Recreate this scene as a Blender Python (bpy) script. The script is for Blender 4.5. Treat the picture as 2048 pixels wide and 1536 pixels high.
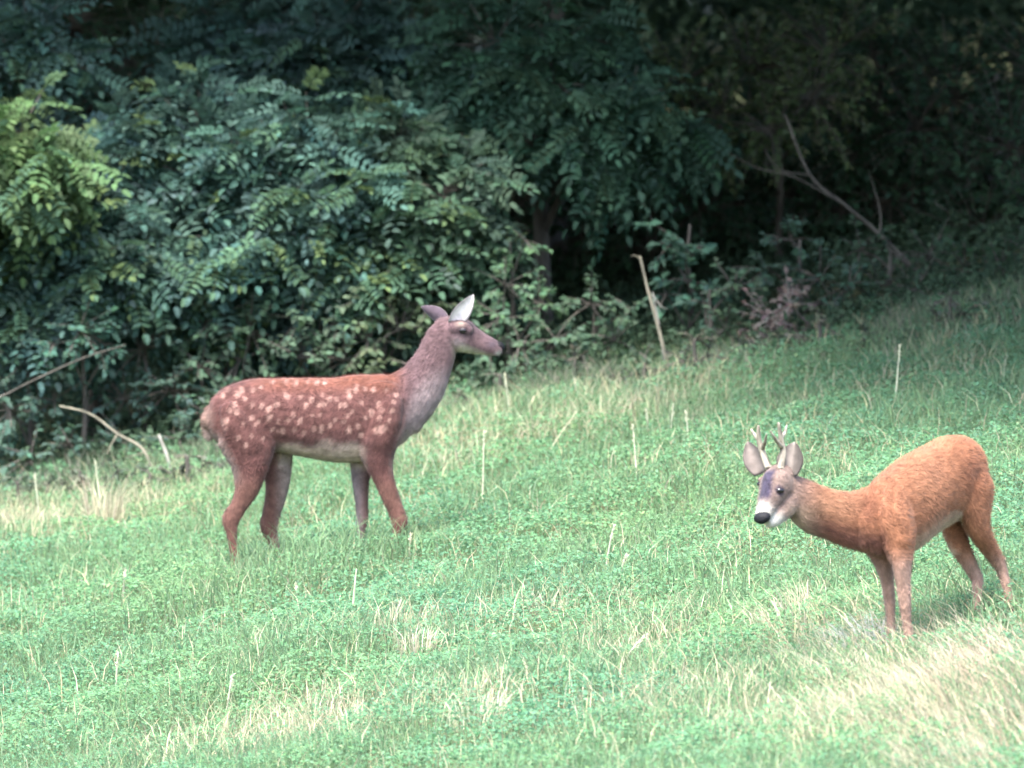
import bpy, math, random
import numpy as np
from mathutils import Vector

for o in list(bpy.data.objects):
    bpy.data.objects.remove(o)
rng = np.random.default_rng(7)
random.seed(7)
R = math.radians
C = bpy.context.scene.collection
SC = bpy.context.scene

# ------------------------------------------------------------------ camera, sky, sun, exposure
FPX = 20000.0                      # focal length in photograph pixels (2048 wide)
cam_d = bpy.data.cameras.new('camera')
cam_d.sensor_width = 36.0
cam_d.lens = FPX * 36.0 / 2048.0
cam_d.clip_start = 0.5
cam_d.clip_end = 1500
cam_d.dof.use_dof = True
cam_d.dof.focus_distance = 46.5
cam_d.dof.aperture_fstop = 3.4
cam = bpy.data.objects.new('camera', cam_d)
cam.rotation_euler = (R(90), 0, 0)
C.objects.link(cam)
SC.camera = cam

SUN_EL, SUN_AZ = 66.0, 205.0       # azimuth: direction the light comes from, clockwise from +Y
world = bpy.data.worlds.new('World')
SC.world = world
world.use_nodes = True
wn = world.node_tree
bg = wn.nodes['Background']
sky = wn.nodes.new('ShaderNodeTexSky')
sky.sky_type = 'NISHITA'
sky.sun_disc = False
sky.sun_elevation = R(SUN_EL)
sky.sun_rotation = R(SUN_AZ)
sky.air_density = 1.0
sky.dust_density = 3.0
wn.links.new(sky.outputs[0], bg.inputs[0])
bg.inputs[1].default_value = 0.10
sun_d = bpy.data.lights.new('sun', 'SUN')
sun_d.energy = 1.5
sun_d.angle = R(25)
sun_d.color = (1.0, 0.97, 0.92)
sun = bpy.data.objects.new('sun', sun_d)
az = R(SUN_AZ)
sdir = Vector((math.sin(az) * math.cos(R(SUN_EL)), math.cos(az) * math.cos(R(SUN_EL)), math.sin(R(SUN_EL))))
sun.rotation_euler = sdir.to_track_quat('Z', 'Y').to_euler()
sun.location = (-10, 20, 30)
C.objects.link(sun)
SC.cycles.max_bounces = 6
SC.cycles.diffuse_bounces = 4
SC.view_settings.view_transform = 'Standard'
SC.view_settings.look = 'None'
SC.view_settings.gamma = 1.0
SC.view_settings.use_curve_mapping = False
SC.view_settings.exposure = 3.18

# ------------------------------------------------------------------ helpers
def hn(x, y):
    return (0.030 * np.sin(1.7 * x + 0.6 * y + 0.4) + 0.022 * np.sin(-1.1 * x + 1.9 * y)
            + 0.012 * np.sin(4.1 * x + 1.3 * y + 1.0) + 0.010 * np.sin(2.3 * x - 4.4 * y))

def G(x, y):
    x = np.asarray(x, float); y = np.asarray(y, float)
    z = -0.739 + 0.18 * 25 * np.tanh(x / 25) + 0.12 * 60 * np.tanh((y - 50) / 60)
    return z + hn(x, y)

def W(px, py, y):
    """photograph pixel at a chosen distance -> world point"""
    return np.array([(px - 1024) / FPX * y, y, (768 - py) / FPX * y])

def gpt(px, py):
    """ground point seen at a photograph pixel (plane approximation)"""
    y = (-0.739 - 6.0) / ((768 - py) / FPX - 0.18 * (px - 1024) / FPX - 0.12)
    x = (px - 1024) / FPX * y
    return float(x), float(y)

def make_mesh(name, V, F, col=None, smooth=False):
    V = np.ascontiguousarray(V, np.float32); F = np.ascontiguousarray(F, np.int32)
    me = bpy.data.meshes.new(name)
    me.vertices.add(len(V)); me.vertices.foreach_set('co', V.ravel())
    me.loops.add(F.size); me.loops.foreach_set('vertex_index', F.ravel())
    me.polygons.add(len(F))
    me.polygons.foreach_set('loop_start', np.arange(0, F.size, F.shape[1], dtype=np.int32))
    if smooth:
        me.polygons.foreach_set('use_smooth', np.ones(len(F), bool))
    if col is not None:
        a = me.color_attributes.new('col', 'FLOAT_COLOR', 'POINT')
        c4 = np.ones((len(V), 4), np.float32); c4[:, :3] = col
        a.data.foreach_set('color', c4.ravel())
    me.update(calc_edges=True)
    return me

def obj(name, me, mat, parent=None, loc=None):
    o = bpy.data.objects.new(name, me)
    if mat is not None and me is not None and not me.materials:
        me.materials.append(mat)
    C.objects.link(o)
    if parent is not None:
        o.parent = parent
    if loc is not None:
        o.location = loc
    return o

def tag(o, label=None, cat=None, group=None, kind=None):
    if label: o['label'] = label
    if cat: o['category'] = cat
    if group: o['group'] = group
    if kind: o['kind'] = kind
    return o

def empty(name, loc, label=None, cat=None, group=None):
    o = bpy.data.objects.new(name, None)
    o.location = loc; o.empty_display_size = 0.1
    C.objects.link(o)
    return tag(o, label, cat, group)

def norm(v):
    return v / np.maximum(np.linalg.norm(v, axis=-1, keepdims=True), 1e-9)

def catmull(P, k):
    P = np.asarray(P, float)
    Q = np.vstack([2 * P[0] - P[1], P, 2 * P[-1] - P[-2]])
    out = []
    for i in range(1, len(Q) - 2):
        for j in range(k):
            t = j / k
            a, b, c, d = Q[i - 1], Q[i], Q[i + 1], Q[i + 2]
            out.append(0.5 * (2 * b + (c - a) * t + (2 * a - 5 * b + 4 * c - d) * t * t + (3 * b - a - 3 * c + d) * t ** 3))
    out.append(P[-1])
    return np.array(out)

def tube(points, ra, rb=None, lat=(0, 1, 0), n=14, k=3, cap=True):
    """lofted closed tube; ra = radius across lat x tangent, rb = radius along lat. returns V, F(tris)"""
    points = np.asarray(points, float); ra = np.asarray(ra, float)
    rb = ra if rb is None else np.asarray(rb, float)
    D = catmull(np.column_stack([points, ra, rb]), k)
    P, A, B = D[:, :3], np.maximum(D[:, 3], 1e-4), np.maximum(D[:, 4], 1e-4)
    T = norm(np.gradient(P, axis=0))
    if cap:
        P = np.vstack([P[0] - T[0] * A[0] * .55, P[0] - T[0] * A[0] * .4, P, P[-1] + T[-1] * A[-1] * .4, P[-1] + T[-1] * A[-1] * .55])
        A = np.concatenate([[A[0] * .35, A[0] * .75], A, [A[-1] * .75, A[-1] * .35]])
        B = np.concatenate([[B[0] * .35, B[0] * .75], B, [B[-1] * .75, B[-1] * .35]])
        T = np.vstack([T[:1], T[:1], T, T[-1:], T[-1:]])
    L0 = np.asarray(lat, float)
    L = norm(L0 - (T @ L0)[:, None] * T)
    U = np.cross(T, L)
    th = np.linspace(0, 2 * math.pi, n, endpoint=False)
    V = (P[:, None] + L[:, None] * (B[:, None, None] * np.cos(th)[None, :, None]) + U[:, None] * (A[:, None, None] * np.sin(th)[None, :, None]))
    m = len(P)
    V = V.reshape(-1, 3)
    F = []
    idx = np.arange(n); nx = (idx + 1) % n
    for i in range(m - 1):
        a = i * n + idx; b = i * n + nx; c = (i + 1) * n + nx; d = (i + 1) * n + idx
        F.append(np.column_stack([a, b, c])); F.append(np.column_stack([a, c, d]))
    V = np.vstack([V, P[0], P[-1]])
    F.append(np.column_stack([np.full(n, m * n), nx, idx]))
    F.append(np.column_stack([np.full(n, m * n + 1), (m - 1) * n + idx, (m - 1) * n + nx]))
    return V, np.vstack(F)

def merge(parts):
    Vs, Fs, o = [], [], 0
    for V, F in parts:
        Vs.append(V); Fs.append(F + o); o += len(V)
    return np.vstack(Vs), np.vstack(Fs)

# ------------------------------------------------------------------ materials
def mat_base(name):
    m = bpy.data.materials.new(name); m.use_nodes = True
    nt = m.node_tree
    return m, nt, nt.nodes['Principled BSDF'], nt.nodes['Material Output']

def leaf_mat(name, transl=0.35, rough=0.55, spec=0.25, vary=0.35):
    m, nt, b, out = mat_base(name)
    att = nt.nodes.new('ShaderNodeVertexColor'); att.layer_name = 'col'
    tc = nt.nodes.new('ShaderNodeTexCoord')
    nz = nt.nodes.new('ShaderNodeTexNoise'); nz.inputs['Scale'].default_value = 60; nz.inputs['Detail'].default_value = 3
    nt.links.new(tc.outputs['Object'], nz.inputs['Vector'])
    mr = nt.nodes.new('ShaderNodeMapRange')
    mr.inputs[1].default_value = .3; mr.inputs[2].default_value = .7
    mr.inputs[3].default_value = 1 - vary; mr.inputs[4].default_value = 1 + vary
    nt.links.new(nz.outputs[0], mr.inputs[0])
    mx = nt.nodes.new('ShaderNodeVectorMath'); mx.operation = 'SCALE'
    nt.links.new(att.outputs[0], mx.inputs[0]); nt.links.new(mr.outputs[0], mx.inputs['Scale'])
    nt.links.new(mx.outputs[0], b.inputs['Base Color'])
    b.inputs['Roughness'].default_value = rough
    b.inputs['Specular IOR Level'].default_value = spec
    tr = nt.nodes.new('ShaderNodeBsdfTranslucent')
    nt.links.new(mx.outputs[0], tr.inputs[0])
    ms = nt.nodes.new('ShaderNodeMixShader'); ms.inputs[0].default_value = transl
    nt.links.new(b.outputs[0], ms.inputs[1]); nt.links.new(tr.outputs[0], ms.inputs[2])
    nt.links.new(ms.outputs[0], out.inputs[0])
    return m

def noise_mat(name, c1, c2, scale, rough=0.9, bump=0.3, stretch=(1, 1, 1), spec=0.2):
    m, nt, b, out = mat_base(name)
    tc = nt.nodes.new('ShaderNodeTexCoord'); mp = nt.nodes.new('ShaderNodeMapping')
    mp.inputs['Scale'].default_value = stretch
    nt.links.new(tc.outputs['Object'], mp.inputs[0])
    nz = nt.nodes.new('ShaderNodeTexNoise'); nz.inputs['Scale'].default_value = scale; nz.inputs['Detail'].default_value = 6
    nt.links.new(mp.outputs[0], nz.inputs['Vector'])
    cr = nt.nodes.new('ShaderNodeValToRGB')
    cr.color_ramp.elements[0].position = .32; cr.color_ramp.elements[1].position = .68
    cr.color_ramp.elements[0].color = (*c1, 1); cr.color_ramp.elements[1].color = (*c2, 1)
    nt.links.new(nz.outputs[0], cr.inputs[0]); nt.links.new(cr.outputs[0], b.inputs['Base Color'])
    b.inputs['Roughness'].default_value = rough; b.inputs['Specular IOR Level'].default_value = spec
    if bump:
        bp = nt.nodes.new('ShaderNodeBump'); bp.inputs['Strength'].default_value = bump; bp.inputs['Distance'].default_value = .01
        nt.links.new(nz.outputs[0], bp.inputs['Height']); nt.links.new(bp.outputs[0], b.inputs['Normal'])
    return m

def coat_mat(name):
    m, nt, b, out = mat_base(name)
    att = nt.nodes.new('ShaderNodeVertexColor'); att.layer_name = 'col'
    tc = nt.nodes.new('ShaderNodeTexCoord')
    nz = nt.nodes.new('ShaderNodeTexNoise'); nz.inputs['Scale'].default_value = 26; nz.inputs['Detail'].default_value = 7
    nt.links.new(tc.outputs['Object'], nz.inputs['Vector'])
    mr = nt.nodes.new('ShaderNodeMapRange')
    mr.inputs[1].default_value = .3; mr.inputs[2].default_value = .7; mr.inputs[3].default_value = .74; mr.inputs[4].default_value = 1.26
    nt.links.new(nz.outputs[0], mr.inputs[0])
    mx = nt.nodes.new('ShaderNodeVectorMath'); mx.operation = 'SCALE'
    nt.links.new(att.outputs[0], mx.inputs[0]); nt.links.new(mr.outputs[0], mx.inputs['Scale'])
    nt.links.new(mx.outputs[0], b.inputs['Base Color'])
    b.inputs['Roughness'].default_value = .85; b.inputs['Specular IOR Level'].default_value = .12
    b.inputs['Sheen Weight'].default_value = .15; b.inputs['Sheen Roughness'].default_value = .5
    return m

M_LEAF = leaf_mat('leaf', rough=.7, spec=.12)
M_GRASS = leaf_mat('meadow_leaf', transl=.48, rough=.75, spec=.06, vary=.2)
M_DRY = leaf_mat('dry_grass', transl=.3, rough=.75, spec=.15, vary=.2)
M_BARK = noise_mat('bark', (.035, .032, .028), (.11, .10, .085), 14, stretch=(1, 1, .25), bump=.6)
M_BARKP = noise_mat('pale_dead_wood', (.16, .15, .13), (.34, .32, .28), 20, stretch=(1, 1, .2), bump=.5)
M_BARKM = noise_mat('weathered_branch', (.09, .085, .065), (.22, .20, .15), 20, stretch=(1, 1, .3), bump=.5)
M_SOIL = noise_mat('meadow_soil', (.035, .05, .022), (.10, .10, .05), 6, bump=.5)
M_COAT = coat_mat('deer_coat')
M_EYE, _nt, _b, _ = mat_base('dark_eye'); _b.inputs['Base Color'].default_value = (.008, .006, .008, 1); _b.inputs['Roughness'].default_value = .12
M_NOSE = noise_mat('wet_black_nose', (.004, .004, .006), (.010, .010, .012), 160, rough=.6, bump=.4, spec=.2)
M_HOOF = noise_mat('hoof', (.012, .011, .01), (.035, .03, .026), 60, rough=.5, bump=.2, spec=.4)
M_ANTLER = noise_mat('antler', (.07, .055, .04), (.34, .30, .23), 38, rough=.55, bump=.8, stretch=(1, 1, .4), spec=.35)

# ------------------------------------------------------------------ ground
def ground():
    gx = np.concatenate([np.linspace(-260, -14, 36), np.linspace(-13, 13, 157), np.linspace(14, 260, 36)])
    gy = np.concatenate([np.linspace(-120, 34, 30), np.linspace(35, 72, 223), np.linspace(74, 420, 46)])
    X, Y = np.meshgrid(gx, gy)
    V = np.column_stack([X.ravel(), Y.ravel(), G(X, Y).ravel()])
    nx, ny = len(gx), len(gy)
    i, j = np.meshgrid(np.arange(nx - 1), np.arange(ny - 1))
    a = (j * nx + i).ravel()
    F = np.column_stack([a, a + 1, a + nx + 1, a + nx])
    o = obj('ground', make_mesh('ground', V, F, smooth=True), M_SOIL)
    tag(o, 'sloping meadow soil rising to the dark wood', kind='structure')
ground()

# ------------------------------------------------------------------ leaf geometry
def leaflets(P, D, N, L, Wd, fold=.15, hexa=False):
    n = len(P)
    D = norm(D); S = norm(np.cross(D, N)); N = np.cross(S, D)
    L = np.broadcast_to(np.asarray(L, float).reshape(-1, 1), (n, 1)); Wd = np.broadcast_to(np.asarray(Wd, float).reshape(-1, 1), (n, 1))
    if not hexa:
        V = np.stack([P, P + D * L * .48 + S * Wd * .5 + N * Wd * fold, P + D * L - N * L * .12, P + D * L * .48 - S * Wd * .5 + N * Wd * fold], 1)
        b = np.arange(n)[:, None] * 4
        F = np.concatenate([b + [0, 1, 2], b + [0, 2, 3]], 1).reshape(-1, 3)
        return V.reshape(-1, 3), F, 4
    V = np.stack([P, P + D * L * .27 + S * Wd * .46 + N * Wd * fold, P + D * L * .68 + S * Wd * .42 + N * (Wd * fold - L * .04),
                  P + D * L - N * L * .12, P + D * L * .68 - S * Wd * .42 + N * (Wd * fold - L * .04), P + D * L * .27 - S * Wd * .46 + N * Wd * fold], 1)
    b = np.arange(n)[:, None] * 6
    F = np.concatenate([b + [0, 1, 2], b + [0, 2, 3], b + [0, 3, 4], b + [0, 4, 5]], 1).reshape(-1, 3)
    return V.reshape(-1, 3), F, 6

def compound(P, D, N, L, col, pairs=6, hexa=True, leaf=.046):
    """pinnate leaves: many oval leaflets either side of a drooping stalk"""
    n = len(P); D = norm(D); S = norm(np.cross(D, N)); N = np.cross(S, D)
    L = np.broadcast_to(np.asarray(L, float).reshape(-1, 1), (n, 1))
    PP, DD, NN, LL, CC = [], [], [], [], []
    for k in range(pairs):
        t = .18 + .78 * k / pairs
        base = P + D * L * t - np.array([0, 0, 1]) * L * .28 * t * t
        for s in (-1, 1):
            PP.append(base); DD.append(D * .42 + S * s * .9 + rng.normal(0, .12, (n, 3))); NN.append(N + S * s * .25 + rng.normal(0, .18, (n, 3)))
            LL.append(leaf * (1 - .25 * abs(t - .5)) * rng.uniform(.8, 1.15, n) * (L[:, 0] / .22)); CC.append(col * rng.uniform(.8, 1.2, (n, 1)))
    base = P + D * L * .98 - np.array([0, 0, 1]) * L * .28
    PP.append(base); DD.append(D - np.array([0, 0, .4])); NN.append(N); LL.append(leaf * np.ones(n) * (L[:, 0] / .22)); CC.append(col)
    PP = np.vstack(PP); LL = np.concatenate(LL); CC = np.vstack(CC)
    V, F, q = leaflets(PP, np.vstack(DD), np.vstack(NN), LL, LL * .50, hexa=hexa)
    return V, F, np.repeat(CC, q, 0)

def thin_sticks(A, B, ra, rb):
    """3-sided sticks from points A to B"""
    n = len(A); T = norm(B - A)
    L = norm(np.cross(T, np.array([0.3, 0.5, 0.81]))); U = np.cross(T, L)
    ra = np.broadcast_to(np.asarray(ra, float).reshape(-1, 1), (n, 1)); rb = np.broadcast_to(np.asarray(rb, float).reshape(-1, 1), (n, 1))
    vs = []
    for Q, r in ((A, ra), (B, rb)):
        for k in range(3):
            a = 2 * math.pi * k / 3
            vs.append(Q + (L * math.cos(a) + U * math.sin(a)) * r)
    V = np.stack(vs, 1).reshape(-1, 3)
    b = np.arange(n)[:, None] * 6
    fs = []
    for k in range(3):
        k2 = (k + 1) % 3
        fs += [b + [k, k2, 3 + k2], b + [k, 3 + k2, 3 + k]]
    return V, np.concatenate(fs, 1).reshape(-1, 3)

TWO = (0.0, 0.0, 1.0)
def foliage(lobes, kind, col, twigs, leaf=.05, colvar=.25, tip=None, origin=(0, 0, 0), per=7, hexa=True, twig_len=1.0):
    """lobes: (centre, radii). returns leaf mesh data, twig mesh data, spray list"""
    Vs, Fs, Cs, off = [], [], [], 0
    TA, TB = [], []
    sprays = []
    for c, r in lobes:
        c = np.asarray(c, float); r = np.asarray(r, float)
        m = max(4, int(twigs * (r.mean() / .4) ** 2))
        d = norm(rng.normal(size=(m, 3)) + np.array([0, -.35, .15]))
        a = c + d * r * .35
        e = c + d * r * rng.uniform(.75, 1.2, (m, 1)) * twig_len
        e[:, 2] -= rng.uniform(0, .22, m) * r.mean()
        TA.append(a); TB.append(e); TA.append(np.repeat(c[None], m, 0)); TB.append(a)
        lobecol = np.asarray(col) * rng.uniform(1 - colvar * .6, 1 + colvar * .6)
        for k in range(per):
            t = .25 + .75 * (k + rng.uniform(-.3, .3, (m, 1))) / (per - 1)
            p = a + (e - a) * t
            td = norm(e - a)
            side = norm(np.cross(td, TWO)) * (1 if k % 2 else -1)
            dd = td * (.45 if k < per - 1 else 1.2) + side * .75 * rng.uniform(.4, 1.2, (m, 1)) + np.array([0, -.15, -.28]) + rng.normal(0, .22, (m, 3))
            nn = np.array([0, -.55, .8]) + rng.normal(0, .35, (m, 3))
            cc = lobecol * rng.uniform(1 - colvar, 1 + colvar, (m, 1)) * (1 + rng.normal(0, .06, (m, 3)))
            if tip is not None:
                w = np.clip((t - .7) * 3, 0, 1) * (rng.random((m, 1)) < .14)
                cc = cc * (1 - w) + np.asarray(tip) * w
            if kind == 'compound':
                L = rng.uniform(.15, .27, m) * leaf / .046
                V, F, K = compound(p, dd, nn, L, cc, hexa=hexa, leaf=leaf)
                sprays += [(p[i], dd[i], nn[i], L[i], cc[i]) for i in range(m) if d[i, 1] < -.35 and k >= per - 3]
            else:
                L = leaf * rng.uniform(.6, 1.25, m)
                V, F, q = leaflets(p, dd, nn, L, L * rng.uniform(.45, .62, m), hexa=hexa)
                K = np.repeat(cc, q, 0)
            Vs.append(V); Fs.append(F + off); Cs.append(K); off += len(V)
    o = np.asarray(origin)
    A, B = np.vstack(TA), np.vstack(TB)
    tv, tf = thin_sticks(A - o, B - o, .006, .0028)
    return (np.vstack(Vs) - o, np.vstack(Fs), np.clip(np.vstack(Cs), .002, .9)), (tv, tf), sprays

SPRAY_ME = []
def spray_mesh(i):
    while len(SPRAY_ME) < 5:
        c = np.array([[.060, .118, .070]]) * rng.uniform(.85, 1.2)
        V, F, K = compound(np.zeros((1, 3)), np.array([[1., 0, 0]]), np.array([[0, 0, 1.]]), .22, c, pairs=7)
        sv, sf = thin_sticks(np.array([[0, 0, 0.], [.11, 0, -.012]]), np.array([[.11, 0, -.012], [.22, 0, -.06]]), .002, .0015)
        Va = np.vstack([V, sv]); Fa = np.vstack([F, sf + len(V)]); Ka = np.vstack([K, np.tile([[.05, .07, .03]], (len(sv), 1))])
        me = make_mesh('pinnate_leaf', Va, Fa, Ka); me.materials.append(M_LEAF); SPRAY_ME.append(me)
    return SPRAY_ME[i % 5]

def woody(base, lobes, trunk_r, top, lean=0.0, seg=7):
    """trunk from base to top and one limb to each lobe"""
    base = np.asarray(base, float); top = np.asarray(top, float)
    n = 6
    t = np.linspace(0, 1, n)[:, None]
    P = base + (top - base) * t
    P[1:-1, :2] += rng.normal(0, .025 * np.linalg.norm(top - base) / 3, (n - 2, 2))
    rr = trunk_r * (1.15 - .65 * t[:, 0]); rr[0] *= 1.25
    parts = [tube(P, rr, n=10, k=3, lat=(0.3, 1, 0))]
    for c, r in lobes:
        c = np.asarray(c, float)
        h = np.clip((c[2] - base[2]) / max(top[2] - base[2], .1) - .3, .12, .95)
        s = base + (top - base) * h
        mid = (s + c) / 2 + np.array([0, 0, .10]) * np.linalg.norm(c - s) + rng.normal(0, .03, 3)
        q = trunk_r * (1.0 - .6 * h) * .6
        parts.append(tube([s, mid, c], [q, q * .7, q * .35], n=seg, k=4, lat=(0.2, .9, .3)))
    return merge(parts)

def plant(name, label, cat, group, base, lobes, kind, col, twigs, leaf, trunk_r, top, tip=None, per=7, hexa=True, nspray=0, colvar=.25, mat=None, bark=None, trunk='trunk', crown='crown', twig_len=1.0):
    base = np.array([base[0], base[1], float(G(base[0], base[1])) - .03])
    root = empty(name, base, label, cat, group)
    tv, tf = woody(base, lobes, trunk_r, top)
    obj(trunk, make_mesh(trunk, tv - base, tf, smooth=True), bark or M_BARK, root)
    (V, F, K), (sv, sf), sprays = foliage(lobes, kind, col, twigs, leaf, colvar, tip, origin=base, per=per, hexa=hexa, twig_len=twig_len)
    c = obj(crown, make_mesh(crown, V, F, K), mat or M_LEAF, root); c['kind'] = 'stuff'
    c2 = obj('twigs', make_mesh('twigs', sv, sf), bark or M_BARK, root); c2['kind'] = 'stuff'
    if nspray and sprays:
        sprays.sort(key=lambda s: s[0][1])
        pick = sprays[:nspray * 2]; random.shuffle(pick)
        for i, (p, d, nn, L, cc) in enumerate(pick[:nspray]):
            dv = Vector(d).normalized(); nv = Vector(nn); sv_ = nv.cross(dv).normalized(); nv = dv.cross(sv_)
            from mathutils import Matrix
            o = obj('pinnate_leaf', spray_mesh(i), None, root)
            o.matrix_local = Matrix(((dv.x, sv_.x, nv.x, p[0] - base[0]), (dv.y, sv_.y, nv.y, p[1] - base[1] - .03), (dv.z, sv_.z, nv.z, p[2] - base[2]), (0, 0, 0, 1))) @ Matrix.Scale(L / .22 * 1.08, 4)
    return root

def lob(*items):
    """(px, py, y, r[, rx, rz]) lobes seen at photograph pixels"""
    out = []
    for it in items:
        px, py, y, r = it[:4]
        rx, rz = (it[4], it[5]) if len(it) > 4 else (1, 1)
        out.append((W(px, py, y), np.array([r * rx, r, r * rz])))
    return out

# ------------------------------------------------------------------ the wood edge: locust trees on the left
TEAL = (.054, .106, .088)  # bluish veil over the wood is put into this leaf colour
YEL = (.105, .155, .06)
GT = 'locust trees along the wood edge'
def locust(label, px, y, lobes, twigs=34, col=TEAL, tip=None, nspray=40, tr=.05, toppy=300, topdx=0, group=GT, leaf=.054):
    x = (px - 1024) / FPX * y
    top = W(px + topdx, toppy, y)
    return plant('locust_tree', label, 'tree', group, (x, y), lob(*lobes), 'compound', col, twigs, leaf, tr, top, tip=tip, nspray=nspray)

locust('leafy locust tree behind the spotted calf rump, blue green pinnate leaves', 560, 57.0,
       [(400, 270, 56.5, .36), (480, 390, 56.2, .42), (620, 330, 56.3, .40), (560, 480, 56.0, .44), (690, 440, 56.1, .42), (470, 560, 56.2, .36), (640, 570, 56.1, .34), (420, 470, 56.3, .36)], toppy=330, tip=YEL)
locust('locust tree whose yellowish tips reach towards the bare tree trunk', 800, 57.0,
       [(800, 320, 56.4, .34), (880, 390, 56.1, .32), (850, 480, 56.1, .36), (760, 540, 56.0, .34), (740, 340, 56.6, .30), (900, 520, 56.2, .30)], toppy=380, tip=YEL, col=(.060, .105, .070))
locust('broad locust tree with drooping sprays above the fallen branch', 190, 57.0,
       [(240, 350, 56.4, .36), (150, 440, 56.1, .40), (300, 480, 56.0, .38), (210, 570, 55.9, .36), (50, 510, 56.0, .38), (110, 610, 55.9, .34), (20, 410, 56.3, .32), (330, 380, 56.4, .34)], toppy=360, tip=YEL)
locust('yellow green locust tree, the palest foliage of the wood edge', -120, 56.0,
       [(40, 270, 55.7, .28), (80, 320, 55.5, .24), (0, 340, 55.6, .30), (-90, 330, 55.8, .40), (-140, 450, 55.9, .45)], col=(.068, .115, .050), toppy=300, nspray=20)
locust('dim locust tree with a hanging branch high above the yellow green one', -160, 58.0,
       [(60, 70, 57.2, .30), (120, 110, 57.0, .26), (20, 140, 57.2, .26), (-80, 60, 57.6, .45), (165, 140, 56.9, .14)], toppy=60, nspray=14, twigs=20)
locust('tall dim locust tree rising behind the calf with rounded dark crown', 610, 59.0,
       [(640, 120, 58.0, .44), (700, 190, 57.8, .40), (560, 190, 58.0, .40), (480, 120, 58.4, .42), (680, 60, 58.6, .46), (540, 40, 58.8, .42), (740, 130, 58.0, .30)], toppy=60, nspray=20, twigs=30, tr=.06)

# the tree with the visible bare trunk
locust('tree with a visible bare trunk and drooping dark sprays above', 1088, 57.6,
       [(1000, 170, 57.2, .36), (1110, 170, 57.0, .30), (1170, 230, 56.9, .26), (1260, 210, 57.1, .32), (1240, 300, 57.0, .26), (1320, 240, 57.2, .26), (990, 90, 57.4, .38), (1130, 80, 57.4, .40), (960, 260, 57.2, .22)],
       toppy=150, col=(.045, .095, .062), nspray=30, twigs=28, tr=.052, topdx=-10)

# ------------------------------------------------------------------ dim broadleaved trees to the right
GB = 'dim broadleaved trees deep in the wood'
def broad(label, px, y, lobes, col, twigs=60, leaf=.062, tr=.05, toppy=200, topdx=0, group=GB, name='broadleaved_tree', per=9, tip=None, cat='tree', bark=None):
    x = (px - 1024) / FPX * y
    return plant(name, label, cat, group, (x, y), lob(*lobes), 'simple', col, twigs, leaf, tr, W(px + topdx, toppy, y), per=per, hexa=False, tip=tip, bark=bark)

OLIVE = (.060, .085, .040)
DK = (.038, .075, .045)
broad('dim olive tree above the arching bare branches', 1560, 59.0, [(1440, 240, 58.2, .34), (1540, 260, 58.0, .30), (1620, 200, 58.2, .34), (1360, 170, 58.4, .34), (1500, 140, 58.6, .40), (1660, 110, 58.8, .42)], OLIVE, toppy=150, tr=.022)
broad('dark broadleaved tree behind the arching bare branches', 1760, 60.0, [(1720, 300, 59.2, .40), (1830, 260, 59.0, .42), (1780, 400, 59.0, .38), (1680, 420, 59.2, .34), (1760, 160, 59.6, .46), (1600, 400, 59.4, .40)], DK, toppy=150)
broad('darkest broadleaved tree beyond the grassy bank of the slope', 1990, 60.0, [(1930, 360, 58.8, .40), (2030, 300, 58.8, .44), (1960, 470, 58.5, .38), (2060, 430, 58.5, .40), (1900, 200, 59.4, .48), (2080, 150, 59.4, .48), (2140, 330, 59.0, .5)], DK, toppy=150)
broad('dark tree filling the hollow between bare trunk and leaning pole', 1340, 60.5, [(1330, 330, 59.4, .38), (1250, 400, 59.4, .36), (1400, 420, 59.2, .36), (1180, 330, 59.8, .40), (1480, 400, 59.4, .36), (1300, 500, 59.2, .30), (1160, 470, 59.6, .36)], DK, toppy=300)
broad('dark tree behind the bare trunk, seen through the locust sprays', 960, 60.5, [(960, 300, 59.8, .42), (1020, 420, 59.4, .36), (900, 200, 60.0, .46), (840, 120, 60.2, .5), (1000, 520, 59.4, .34), (900, 420, 59.8, .4)], DK, toppy=200)
broad('dark tree behind the leafy locust trees at the far corner', 300, 61.0, [(300, 160, 60.0, .5), (180, 220, 60.0, .46), (420, 120, 60.2, .5), (300, 300, 60.2, .5), (60, 200, 60.2, .5), (140, 60, 60.6, .5)], DK, toppy=150)

# added canopy trees: crowns mostly above the view, pushed forward to shade the wood
def canopy(label, x, y, lobes, h):
    base = np.array([x, y, float(G(x, y)) - .05])
    L = [(base + np.array(c), np.array(r)) for c, r in lobes]
    plant('shade_canopy_tree', label, 'tree', 'added canopy trees shading the wood', (x, y), L, 'simple', (.040, .075, .036), 34, .17, .12, base + np.array([0, 0, h]), per=10, hexa=False)
cl = [((0, -1.2, 5.6), (1.9, 1.9, 1.3)), ((-1.6, .2, 6.2), (1.6, 1.7, 1.3)), ((1.5, .3, 6.0), (1.7, 1.7, 1.3)), ((0, 1.2, 7.6), (2.0, 2.0, 1.6)), ((.2, -.3, 8.6), (1.6, 1.6, 1.3)), ((-.6, -1.9, 4.9), (1.2, 1.1, .8))]
for i, (x, y) in enumerate([(-8.6, 61.6), (-5.6, 61.8), (-2.7, 61.4), (0.17, 61.2), (3.7, 61.4), (6.6, 61.0), (-6.5, 63.5), (-3.2, 63.5), (0.2, 63.5), (3.4, 63.3), (6.6, 63.3)]):
    a = i * 1.3
    fy = -3.2 if i < 6 else -.5
    L = [((c[0] * math.cos(.5 * math.sin(a)), c[1] * (1 + .1 * math.sin(a * 2)) + fy, c[2] - .85 + .25 * math.sin(a)), r) for c, r in cl]
    canopy('added tall canopy tree with dark leafy crown shading the wood', x, y, L, 6.5)
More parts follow.
